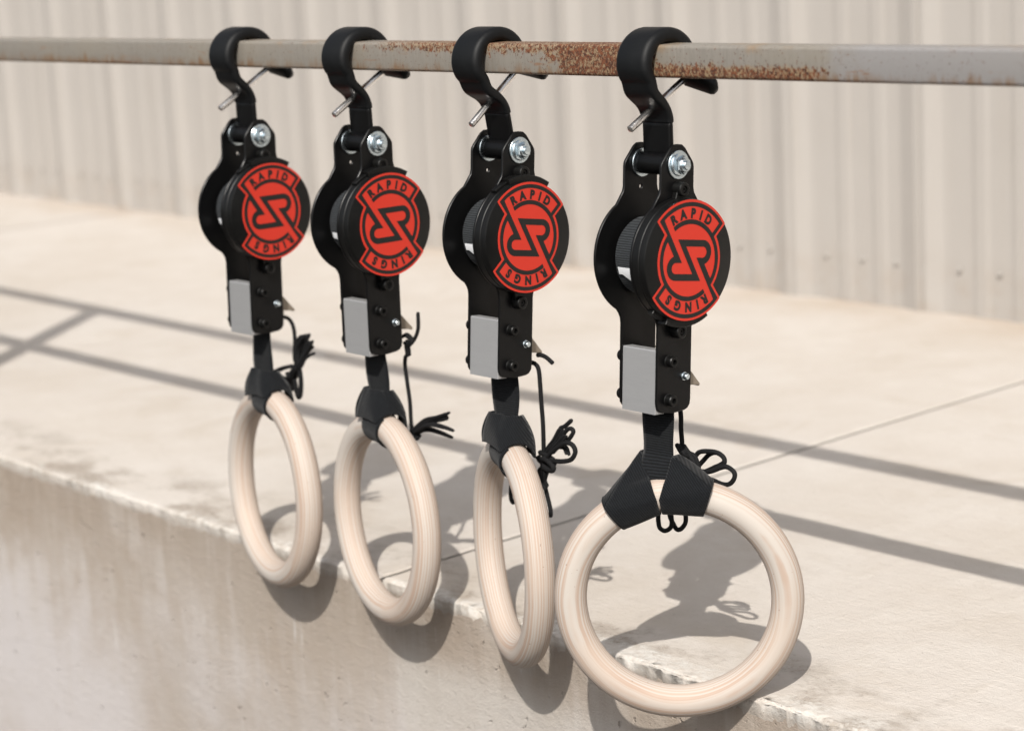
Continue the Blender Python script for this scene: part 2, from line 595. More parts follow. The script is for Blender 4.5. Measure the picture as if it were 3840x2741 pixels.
def slab(xa, xb, fine):
    xs = []
    x = xa
    while x < xb:
        xs.append(x)
        near = min(x - xa, xb - x)
        x += .002 if near < .008 else (.0045 if fine else .03)
    xs += [xb]
    ys = [0.0]
    prof = []                                            # (dy from edge, dz from top, weight of chipping)
    for k in range(9):
        a = math.pi / 2 * k / 8
        prof.append(('arc', a))
    rows = [('low', 0)] + prof + [('y', EDGE + d) for d in (.012, .016, .020, .026, .034, .044, .058, .08, .11, .16, .24, .36, .5, .7, .9, 1.1, 1.3, 1.5, 1.85)]
    v = []
    for x in xs:
        chip = .0052 + .003 * nz(x * 9, 1) + .0038 * nz(x * 41, 5) + .0026 * nz(x * 140, 3)
        wear = .35 + .65 * max(0.0, min(1.0, (x + 2.4) / .8))
        deep = (max(0.0, nz(x * 21, 7.7) - .32) * .035 + max(0.0, nz(x * 70, 2.7) - .35) * .012) * wear
        chip = max(.0018, chip + deep)
        wob = .0016 * nz(x * 16, 12) + .0009 * nz(x * 60, 17)
        je = min(x - xa, xb - x)
        joint = -.0020 * max(0.0, 1 - je / .0022) if je < .0022 else 0.0
        for kind, q in rows:
            if kind == 'low':
                y = EDGE + .0045; z = DECK - .034
            elif kind == 'arc':
                y = EDGE + wob + chip * (1 - math.cos(q)); z = DECK - chip * .8 * (1 - math.sin(q))
                y += wear * (.0018 * nz(x * 150, q * 3.5) + .0010 * nz(x * 330, q * 7)); z += wear * .0016 * nz(x * 150, q * 3.5, 9)
            else:
                y = max(q, EDGE + chip + wob + .001 * (q - EDGE) * 40) if q < EDGE + .05 else q
                z = DECK + .0009 * nz(x * 7, y * 7) + .0005 * nz(x * 40, y * 40)
                if kind == 'y' and q < EDGE + .06:
                    z += .0007 * nz(x * 160, y * 160)
            z += joint
            v.append((x + SKEW * (y - EDGE), y, z))
    n = len(rows)
    f = grid_faces(len(xs), n)
    # side walls of the joint
    for (col_i, flip) in ((0, False), (len(xs) - 1, True)):
        b = len(v)
        for j in range(n):
            p = v[col_i * n + j]
            v.append((p[0], p[1], p[2] - .05 if j > 3 else p[2]))
        for j in range(n - 1):
            q = (col_i * n + j, col_i * n + j + 1, b + j + 1, b + j)
            f.append(q if not flip else q[::-1])
    me = mesh('slab', v, f, M['deck'], True)
    return me


gap = .0034
lims = [-9.0] + JOINTS + [1.6]
for a, b in zip(lims[:-1], lims[1:]):
    put('slab', slab(a + gap, b - gap, b > -4.5 and a < -.5), deck)
# dirt-packed bottom of the joints
o = put('joint_filler', mesh('joint_filler', [(-9, EDGE + .01, DECK - .0055), (1.6, EDGE + .01, DECK - .0055), (1.6, 1.9, DECK - .0055), (-9, 1.9, DECK - .0055)], [(0, 1, 2, 3)], M['ground'], False), deck)

# cast face under the deck, set back 2 mm from the slab edge
xs = np.arange(-9, 1.61, .05); zs = [DECK - .0105, DECK - .03, DECK - .06, DECK - .1, DECK - .2, DECK - .35, DECK - .6, DECK - .9, -1.97]
v = [(x, EDGE + .002 + (.0008 * nz(x * 6, z * 6)), z) for x in xs for z in zs]
tag(put('retaining_wall', mesh('retaining_wall', v, grid_faces(len(xs), len(zs)), M['face'], True)),
    'sunlit stained concrete face of the raised deck below its chipped edge', 'concrete wall')

# metal cladding
clad = empty('metal_wall', (0, 0, 0))
tag(clad, 'pale ribbed metal cladding wall behind the concrete deck', 'metal wall')
RIB = .3205
SEAM = -2.572


def panel_profile():
    """one panel, three ribs wide: [(x from the left lap, depth towards the viewer)]"""
    p = []
    for k in range(3):
        b = k * RIB
        p += [(b + .0, .0098), (b + .014, .0105), (b + .048, .0010), (b + .062, 0.0),
              (b + .112, 0.0), (b + .124, .0020), (b + .142, .0020), (b + .154, 0.0),
              (b + .198, 0.0), (b + .210, .0020), (b + .228, .0020), (b + .240, 0.0),
              (b + .266, 0.0), (b + .274, .0010), (b + .310, .0105)]
    p += [(3 * RIB + .004, .0100)]
    return p


pp = panel_profile()
zz = [DECK - .01, DECK + .1, 0.2, 1.2, 2.4]
def cladding_panel():
    v = []
    for (x, d) in pp:
        for z in zz: v.append((x, -d, z))
    return mesh('wall_panel', v, grid_faces(len(pp), len(zz)), M['wall'], False)
panel_me = cladding_panel()
screw_v, screw_f = lathe([(0, .0062), (.0012, .0062), (.0015, .0042), (.0045, .004), (.005, .002)], 10)
screw_v = [(y_, -x_, z_) for (x_, y_, z_) in screw_v]
screw_me = fix_normals(mesh('wall_screw', screw_v, screw_f, M['wall'], True, 40))
for k in range(-7, 5):
    x0 = SEAM + k * 3 * RIB
    put('wall_panel', panel_me, clad, (x0, WALL - .0012 * (k % 2), 0))
    for rx_ in (.085, .175, .258):
        for r3 in range(3):
            put('wall_screw', screw_me, clad, (x0 + rx_ + r3 * RIB, WALL - .002, DECK + .085))
    # lap edge of the panel: a thin folded return that reads as the dark seam line
    bx_v, bx_f = box(-.003, .0015, -.0138, -.0108, DECK - .01, 2.4, .0004)
    put('panel_lap', fix_normals(mesh('panel_lap', bx_v, bx_f, M['wall'], False)), clad, (x0, WALL, 0))

# ------------------------------------------------------------------ railing
rail = empty('railing', (-1.9, 0, 0))
tag(rail, 'rusty square steel railing whose mid rail carries the four reels', 'railing')


def square_tube(half, rad, xa, xb, seg=5, n=60):
    out = []
    for (cy, cz, a0) in ((half - rad, half - rad, 0), (-(half - rad), half - rad, 90), (-(half - rad), -(half - rad), 180), (half - rad, -(half - rad), 270)):
        for k in range(seg + 1):
            a = math.radians(a0 + 90 * k / seg)
            out.append((cy + rad * math.cos(a), cz + rad * math.sin(a)))
    v = []; f = []
    X = np.linspace(xa, xb, n)
    for x in X:
        for (y, z) in out:
            w = .0002 * nz(x * 5, y * 60, z * 60)
            v.append((x, y + w, z + w))
    L = len(out)
    for i in range(n - 1):
        for k in range(L):
            k2 = (k + 1) % L
            f.append((i * L + k, i * L + k2, (i + 1) * L + k2, (i + 1) * L + k))
    f.append(tuple(range(L))); f.append(tuple((n - 1) * L + k for k in range(L))[::-1])
    return v, f


def rail_z(x): return .0030 * (x + 1.95)


POST_X = [-3.342, -.30, 2.3]
v, f = square_tube(.0152, .0035, -9, 2.35, 5, 90)
v = [(x, y, z + .0006 + rail_z(x)) for x, y, z in v]
o = put('mid_rail', MB().add(v, f).me('mid_rail', M['rail']), rail, (1.9, 0, 0))
v, f = square_tube(.0158, .0035, -9, 2.35, 5, 40)
put('top_rail', MB().add(v, f).me('top_rail', M['rail']), rail, (1.9, 0, .3507))
for px in POST_X + [-6.4]:
    v, f = square_tube(.0190, .0035, -1.10, .3285, 5, 12)
    v = [(-y, z, x) for x, y, z in v]
    put('post', MB().add(v, f).me('post', M['rail']), rail, (1.9 + px, .0, 0))
    bv, bf = box(-.05, .05, .0195, .0515, -1.06, -.86, .002)
    put('post_bracket', MB().add(bv, bf).me('post_bracket', M['rail']), rail, (1.9 + px, 0, 0))


# ------------------------------------------------------------------ emblem (flat print on the reel cap)
def emblem_fields(n=210):
    g = np.linspace(-1.03, 1.03, n)
    X, Y = np.meshgrid(g, g, indexing='ij')
    mx = np.maximum; mn = np.minimum

    def wedge(x, y):
        hp = (np.abs(x) - .583) * .75 - (y - .388) * .662
        return mx(mx(np.hypot(x, y) - 1.0, hp), .3 - y)
    r = np.hypot(X, Y)
    w1 = wedge(X, Y); w2 = wedge(-X, -Y)
    red = mn(mn(w1, w2), r - .722)
    ring = np.abs(r - .636) - .0385

    def part(x, y):
        rr = np.hypot(x, y)
        w = mx(mx(rr - 1.0, (np.abs(x) - .583) * .75 - (y - .388) * .662), .36 - y)
        t = (x + .642) * .83 + (y - .668) * .557
        frame = mx(mx(np.abs(mx(rr - 1.0, (np.abs(x) - .583) * .75 - (y - .388) * .662) + .0755) - .0345, .605 - rr), .30 - y)
        inner = mn(mx(w, -1) + .046, rr - .66)
        slot = mx(mx(mx(-t, t - .115), .30 - y), rr - .895)
        D = mx(mx(mx(t, mn(-.108 - t, .36 - y)), -.03 - y), inner)
        D = mx(D, x - .2)
        Z = mx(mx(.110 - t, t - .2125), np.abs(y) - .334)
        bar = mx(mx(np.abs(y - .284) - .056, x - .30), .115 - t)
        bowl = mx(np.abs(np.hypot(x - .30, y - .137) - .147) - .056, .30 - x)
        bot = mx(mx(np.abs(y + .010) - .056, x - .30), .3225 - t)
        frame = mx(frame, -slot)
        return mn(mn(mn(frame, D), mn(Z, bar)), mn(bowl, bot)), slot
    a, sa = part(X, Y); b, sb = part(-X, -Y)
    rg = mx(mx(ring, -sa), -sb)
    ink = mx(mn(mn(a, b), rg), red + .03)
    return g, red, ink


def march(g, S):
    """region S < 0 as a flat mesh with interpolated borders"""
    n = len(g); v = []; vid = {}; f = []

    def corner(i, j):
        k = ('c', i, j)
        if k not in vid: vid[k] = len(v); v.append((g[i], g[j]))
        return vid[k]

    def cross(i, j, i2, j2):
        k = ('e',) + tuple(sorted(((i, j), (i2, j2))))
        if k not in vid:
            a, b = S[i, j], S[i2, j2]; t = a / (a - b)
            vid[k] = len(v); v.append((g[i] + (g[i2] - g[i]) * t, g[j] + (g[j2] - g[j]) * t))
        return vid[k]
    neg = S < 0
    for i in range(n - 1):
        for j in range(n - 1):
            cs = [(i, j), (i + 1, j), (i + 1, j + 1), (i, j + 1)]
            m_ = [neg[c] for c in cs]
            if not any(m_): continue
            poly = []
            for k in range(4):
                c0 = cs[k]; c1 = cs[(k + 1) % 4]
                if m_[k]: poly.append(corner(*c0))
                if m_[k] != m_[(k + 1) % 4]: poly.append(cross(*c0, *c1))
            if len(poly) >= 3: f.append(tuple(poly))
    return v, f


R_CAP = .0567
X_FACE = .0420
eg, red_s, ink_s = emblem_fields()


def flat(name, S, x, mat):
    v, f = march(eg, S)
    v3 = [(x, p[0] * R_CAP, p[1] * R_CAP) for p in v]
    me = mesh(name, v3, f, mat, False)
    return me


emblem_me = flat('emblem', red_s, X_FACE + .00025, M['red'])
lines_me = flat('emblem_lines', ink_s, X_FACE + .00045, M['ink'])


def letters():
    out = []
    def word(txt, angs, flip):
        for ch, a in zip(txt, angs):
            cu = bpy.data.curves.new('t', 'FONT')
            cu.body = ch; cu.size = .212; cu.align_x = 'CENTER'; cu.offset = .0140; cu.resolution_u = 4
            ob = bpy.data.objects.new('t', cu); col.objects.link(ob)
            dg = bpy.context.evaluated_depsgraph_get()
            me = bpy.data.meshes.new_from_object(ob.evaluated_get(dg))
            ang = math.radians(a - 90)
            ca, sa = math.cos(ang), math.sin(ang)
            vs = []
            for vt in me.vertices:
                px, py = vt.co.x * .92, vt.co.y * 1.0 + .703
                X_, Y_ = px * ca - py * sa, px * sa + py * ca
                if flip: X_, Y_ = -X_, -Y_
                vs.append((X_FACE + .00045, X_ * R_CAP, Y_ * R_CAP))
            out.append(mesh('letter', vs, [tuple(p.vertices) for p in me.polygons], M['ink'], False))
            bpy.data.objects.remove(ob); bpy.data.meshes.remove(me); bpy.data.curves.remove(cu)
    word('RAPID', (122.5, 105.5, 88.5, 74.5, 60.5), False)
    word('RINGS', (123.5, 110, 94, 75, 57.5), True)
    return out


letter_mes = letters()

# ------------------------------------------------------------------ reel parts (shared meshes)
# hook: a rubber-coated strip bent round the rail, profile in the YZ plane
def strip(path, x_half, thick, name, mat, seg=4, round_=.35):
    """path [(y, z)] centre line; x_half, thick functions of 0..1"""
    c = catmull([(0, p[0], p[1]) for p in path], 6)
    v = []; f = []
    n = len(c); L = None
    for i, p in enumerate(c):
        t = c[min(i + 1, n - 1)] - c[max(i - 1, 0)]; t /= np.linalg.norm(t)
        nr = np.array([0, -t[2], t[1]])
        u = i / (n - 1)
        hw = x_half(u); ht = thick(u) / 2
        endk = min(i, n - 1 - i)
        sh = (.55, .85, 1)[min(endk, 2)] if endk < 3 else 1
        rd = min(ht * .92, ht * (1 if ht < .004 else round_ * 2))
        ring = []
        for (sx, sn, a0) in ((1, 1, 0), (-1, 1, 90), (-1, -1, 180), (1, -1, 270)):
            for k in range(seg + 1):
                a = math.radians(a0 + 90 * k / seg)
                ring.append((sx * (hw - rd) + rd * math.cos(a), (sn * (ht - rd) + rd * math.sin(a)) * sh))
        L = len(ring)
        for (a, b) in ring:
            q = p + nr * b; v.append((a * (.96 if endk == 0 else 1), q[1], q[2]))
    for i in range(n - 1):
        for k in range(L):
            k2 = (k + 1) % L
            f.append((i * L + k, i * L + k2, (i + 1) * L + k2, (i + 1) * L + k))
    f.append(tuple(range(L))); f.append(tuple((n - 1) * L + k for k in range(L))[::-1])
    return MB().add(v, f).me(name, mat, True, 60)


hp = []
for a in range(-38, 216, 14):
    hp.append((.001 + .0288 * math.cos(math.radians(a)), -.0022 + .0262 * math.sin(math.radians(a))))
hp = hp[1:] + [(-.0200, -.0268), (-.0145, -.0328), (-.0080, -.0386), (-.0030, -.0455), (-.0004, -.0530), (0, -.0580)]
hook_me = strip(hp, lambda u: .0205 if u < .8 else .0205 - .0010 * (u - .8) / .2,
                lambda u: .0140 if u < .66 else .0140 - .0058 * min(1, (u - .66) / .24), 'hook', M['rubber'], 5, .44)
neck_me = strip([(0, -.0560), (0, -.066), (0, -.078), (0, -.0885)], lambda u: .0188, lambda u: .0066, 'neck', M['steel'])

# locking pin through the hook
pin_a = Vector((0, -.0365, -.0612)); pin_b = Vector((0, .0360, -.0205)); pd = (pin_b - pin_a).normalized()
prof = [(0, .0024), (.0008, .0035), (.0055, .0035), (.0058, .0031), (.0066, .0031), (.0069, .0036), ((pin_b - pin_a).length, .0036)]
v, f = lathe(prof, 20)
q = Vector((1, 0, 0)).rotation_difference(pd).to_matrix()
v = [tuple(q @ Vector(p) + pin_a) for p in v]
mbp = MB().add(v, f)
bv, bf = lathe([(-.0015, .0002), (-.0012, .0010), (0, .0015), (.0012, .0010), (.0015, .0002)], 10)
for sgn in (1, -1):
    off = pin_a + pd * .0026 + Vector((sgn * .0024, 0, 0)) + pd.cross(Vector((1, 0, 0))) * -.0012
    mbp.add([tuple(Vector(p) + off) for p in bv], bf)
pin_me = mbp.me('locking_pin', M['chrome'], True, 40)


def pin_handle(phi):
    """T-handle of the pin, turned by phi round the pin's own axis"""
    ax = Vector((1, 0, 0)); w = pd.cross(ax).normalized()
    if w.z < 0: w = -w
    d = (ax * math.cos(phi) + w * math.sin(phi)).normalized()
    s = pd.cross(d)
    v = []; f = []
    prof = []
    for k in range(15):
        u = k / 14; e = min(u, 1 - u)
        rr = math.sqrt(max(0.0, 1 - (1 - min(1, e / .13)) ** 2))
        prof.append((-.0060 + .0430 * u, max(rr, .05)))
    S = 14
    for (l, r) in prof:
        for k in range(S):
            a = 2 * math.pi * k / S
            ca, sa = math.cos(a), math.sin(a)
            ca = math.copysign(abs(ca) ** .6, ca); sa = math.copysign(abs(sa) ** .6, sa)
            v.append(tuple(pin_b + pd * (.0040 + .0056 * ca * r) + d * l + s * (.0080 * sa * r)))
    n = len(prof)
    for i in range(n - 1):
        for k in range(S):
            k2 = (k + 1) % S
            f.append((i * S + k, i * S + k2, (i + 1) * S + k2, (i + 1) * S + k))
    f.append(tuple(range(S))); f.append(tuple((n - 1) * S + k for k in range(S)))
    return MB().add(v, f).me('pin_handle', M['rubber'], True, 50)


# body parts: origin on the hinge bolt, local z = -(distance below it)
def plate_outline():
    h = [(0, -.0192), (.0055, -.0187), (.0100, -.0155), (.0195, -.0035), (.0212, -.0005), (.0217, .003), (.0217, .0215), (.0228, .0265), (.0255, .0305)]
    a0 = math.atan2(-.049, .0312); a1 = math.atan2(.051, .0285)
    for k in range(25):
        a = a0 + (a1 - a0) * k / 24
        h.append((.0582 * math.cos(a), .088 + .0582 * math.sin(a)))
    h += [(.0255, .1425), (.0235, .1465), (.0226, .152), (.0226, .2235), (.0218, .2283), (.0190, .2318), (.0145, .2335), (0, .2350)]
    pts = [(u, -w) for u, w in h]
    return pts + [(-u, z) for u, z in pts[-2:0:-1]]


po = plate_outline()
hole = [(.0016 * math.cos(a), -.0228 + .0021 * math.sin(a)) for a in np.linspace(0, 2 * math.pi, 10, endpoint=False)]
v, f = prism(po, -.0268, -.0238, .0006, [hole]); back_me = MB().add(v, f).me('side_plate', M['steel'], True, 25)
v, f = prism(po, .0222, .0252, .0006); front_me = MB().add(v, f).me('side_plate', M['steel'], True, 25)

v, f = lathe([(-.0212, .0098), (-.0206, .0106), (.0200, .0106), (.0206, .0098)], 36); sleeve_me = MB().add(v, f).me('sleeve', M['steel'])


def ring_disc(x0, x1, r_in, r_out, seg=36):
    pr = [(x0, r_in), (x0, r_out - .0004), (x0 + .0004, r_out), (x1 - .0004, r_out), (x1, r_out - .0004), (x1, r_in)]
    return lathe(pr, seg, cap=False)


v, f = ring_disc(-.0236, -.0214, .004, .0135); inner_washer_me = MB().add(v, f).me('washer', M['zinc'])
v, f = ring_disc(.0208, .0221, .004, .0125); v2, f2 = ring_disc(.0253, .0270, .004, .0135)
washer_me = MB().add(v2, f2).me('washer', M['zinc'])
v, f = lathe([(.0270, .0105), (.0280, .0103), (.0283, .0088), (.0335, .0088), (.0345, .0080)], hexn=6)
fl, ff = lathe([(.0271, .0104), (.0277, .0106), (.0283, .0100), (.0290, .0086)], 30)
dm, df = lathe([(.0335, .0074), (.0352, .0068), (.0362, .0060)], 30)
nut_me = MB().add(v, f).add(fl, ff).add(dm, df).me('nut', M['zinc'], True, 30)
v, f = lathe([(-.0345, .005), (-.0340, .0082), (-.0275, .0082), (-.0272, .0075)], hexn=6)
v2, f2 = lathe([(-.030, .0044), (.0376, .0044), (.0386, .0038), (.0388, .0030)], 24)
bolt_me = MB().add(v, f).add(v2, f2).me('bolt', M['zinc'], True, 30)

CZ = -.088
v, f = lathe([(-.0188, .0365), (-.0186, .0372), (.0186, .0372), (.0188, .0365)], 90)
rr = random.Random(4)
vv = []
for i, p in enumerate(v):
    a = math.atan2(p[2], p[1]); k = 1 + .006 * nz(a * 3, p[0] * 90) + .012 * (a / math.pi) * .3
    vv.append((p[0], p[1] * k, p[2] * k + CZ))
coil_me = MB().add(vv, f).me('webbing_roll', M['coil'])


def coil_mark(pts):
    """white woven mark lying on the roll: pts [(x, psi deg)]"""
    v = []; f = []
    n = len(pts)
    poly = [Vector((p[0], math.radians(p[1]) * .0378, 0)) for p in pts]
    tris = tessellate_polygon([poly])
    bm = bmesh.new()
    bvs = [bm.verts.new(p) for p in poly]
    for t in tris: bm.faces.new([bvs[i] for i in t])
    bmesh.ops.subdivide_edges(bm, edges=bm.edges[:], cuts=3, use_grid_fill=True)
    for q_ in bm.verts:
        x, s = q_.co.x, q_.co.y / .0378
        q_.co = Vector((x, -.0383 * math.cos(s), CZ - .0383 * math.sin(s)))
    me = bpy.data.meshes.new('woven_mark'); bm.to_mesh(me); bm.free()
    me.materials.append(M['white'])
    return me


mark1_me = coil_mark([(-.0150, 13), (.0150, 13), (.0150, 24), (.0015, 24), (.0100, 37), (.0035, 40), (-.0105, 24), (-.0150, 24)])
mark2_me = coil_mark([(.0035, 53), (.0130, 53), (.0150, 64), (.0065, 66)])

v, f = lathe([(.0253, .0570), (.0258, .0577), (.0335, .0577), (.0341, .0571), (.0347, .0571), (.0353, .0575), (.0402, .0572), (.0414, .0567), (.0420, .0556)], 96)
cap_mb = MB().add(v, f)


def cap_mesh(flip):
    mb = MB().add(v, f)
    o = []
    angs = np.radians(np.linspace(60, 112, 16)) * 1.0
    s = -1 if flip else 1
    for a in angs: o.append((.0636 * math.cos(a), s * .0636 * math.sin(a)))
    for a in angs[::-1]: o.append((.0555 * math.cos(a), s * .0555 * math.sin(a)))
    pv, pf = prism(o, .0255, .0372, .0007)
    mb.add(pv, pf)
    angs = np.radians(np.linspace(100, 128, 10))
    o = [(.0610 * math.cos(a), s * .0610 * math.sin(a)) for a in angs] + [(.0555 * math.cos(a), s * .0555 * math.sin(a)) for a in angs[::-1]]
    pv, pf = prism(o, .0255, .0330, .0007)
    mb.add(pv, pf)
    # screw bosses above and below
    for sg in (1, -1):
        bw = .0655 if sg > 0 else .0680
        bv2, bf2 = lathe([(.0253, .0072), (.0345, .0066), (.0352, .0058), (.0352, .0036), (.0325, .0034), (.0325, .0002)], 22, (0, sg * bw))
        mb.add(bv2, bf2)
        wv, wf = prism([(-.0095, sg * .052), (.0095, sg * .052), (.0062, sg * (bw - .002)), (-.0062, sg * (bw - .002))][::sg], .0253, .0315, .0006)
        mb.add(wv, wf)
    return mb.me('reel_cap', M['plastic'], True, 30)


cap_up_me = cap_mesh(False); cap_dn_me = cap_mesh(True)
sv, sf = lathe([(.0322, .0030), (.0336, .0030), (.0340, .0026), (.0340, .0013), (.0328, .0012), (.0328, .0001)], 16)
cap_screw_me = MB().add(sv, sf).me('cap_screw', M['steel'])

# aluminium guide block between the plates
o = [(-.0212, -.1748), (-.0204, -.1736), (-.0092, -.1736), (-.0092, -.2350), (-.0212, -.2350)]
v, f = prism(o, -.0236, .0220, .0004); block_me = MB().add(v, f).me('guide_block', M['alu'], True, 30)


def socket_screw(u, w, side=1):
    pr = [(.0253, .0062), (.0260, .0064), (.0266, .0056), (.0322, .0055), (.0332, .0048), (.0334, .0030), (.0334, .0026), (.0305, .0024), (.0305, .0001)]
    if side < 0: pr = [(-x - .0016, r) for x, r in pr]
    return lathe(pr, 24, (u, -w))


screw_mes = []
for (u, w) in ((-.0075, .1845), (-.0075, .2215)):
    a, b = socket_screw(u, w); screw_mes.append(MB().add(a, b).me('socket_screw', M['plastic'], True, 30))
    a, b = socket_screw(u - .006, w, -1); screw_mes.append(MB().add(a, b).me('socket_screw', M['plastic'], True, 30))
v, f = lathe([(.0253, .0040), (.0262, .0040), (.0268, .0032), (.0300, .0031), (.0308, .0024)], 18, (.0128, -.2005)); rivet_me = MB().add(v, f).me('pivot_pin', M['zinc'], True, 40)

# spring lever sticking out behind
mb = MB()
v, f = prism([(.010, -.176), (.0125, -.1745), (.0480, -.2130), (.0465, -.2150)], -.0125, .0125, .0004); mb.add(v, f)
for x in (-.0124, .0110):
    v, f = prism([(.008, -.180), (.0120, -.1775), (.0460, -.2135), (.036, -.2130), (.010, -.2090)], x, x + .0016, .0003); mb.add(v, f)
v, f = lathe([(-.011, .003), (.011, .003)], 12, (.030, -.2150)); mb.add(v, f)
lever_me = mb.me('release_lever', M['lever'], True, 30)
v, f = lathe([(-.0205, .0045), (.0205, .0045)], 16, (.021, -.2155)); lever_axle_me = MB().add(v, f).me('lever_axle', M['steel'])

# ------------------------------------------------------------------ rings and the four reels
#      X        hook z  bolt z   lean  logo  handle   cap   strap y   ring (x, y, z, yaw, tilt, R)                         hitch az   tent top z
SPEC = {
    1: dict(x=-2.179, by=.0010, bz=-.0960, lean=-2.18, logo=1.7, phi=-14, cap='up', sy=-.001, yaw_s=0.0,
            ring=(-2.1703, -.0061, -.5230, -11.7, 2.2, .1072), a0=-1.0, top=-.3785, bl=(-14, -72, .0225), br=(11, 86, .0212)),
    2: dict(x=-1.953, by=.0020, bz=-.0956, lean=-1.08, logo=.7, phi=-7, cap='up', sy=.001, yaw_s=0.0,
            ring=(-1.9439, -.0076, -.5218, -12.1, 2.0, .1070), a0=0.0, top=-.3730, bl=(-14, -60, .0230), br=(10, 88, .0212)),
    3: dict(x=-1.727, by=.0140, bz=-.0938, lean=-5.06, logo=-3.6, phi=-13, cap='up', sy=-.0015, yaw_s=4.0,
            ring=(-1.7185, -.0092, -.5172, -25.5, 1.1, .1077), a0=1.0, top=-.3700, bl=(-12, -64, .0250), br=(14, 88, .0212)),
    4: dict(x=-1.4818, by=-.0010, bz=-.0946, lean=-4.34, logo=-4.1, phi=-17, cap='dn', sy=-.0150, yaw_s=4.0,
            ring=(-1.4544, -.0234, -.5107, 44.0, -.7, .1044), a0=-8.5, top=-.3720),
}
LABELS = {
    1: ('leftmost black strap reel on the rail, its cord tied in a tight upright tassel', 'leftmost pale wooden gymnastic ring, farthest along the rail, seen at an angle'),
    2: ('second black strap reel from the left, cord stub curling up and frayed tassel pointing right', 'second wooden gymnastic ring from the left, wide oval beside the narrow one'),
    3: ('third black strap reel from the left, long cord ending in a wrapped knot with loops', 'narrowest wooden gymnastic ring, seen nearly edge on beside the round one'),
    4: ('nearest and largest black strap reel, over the ring that faces the viewer', 'nearest wooden gymnastic ring, facing the viewer as a full circle'),
}
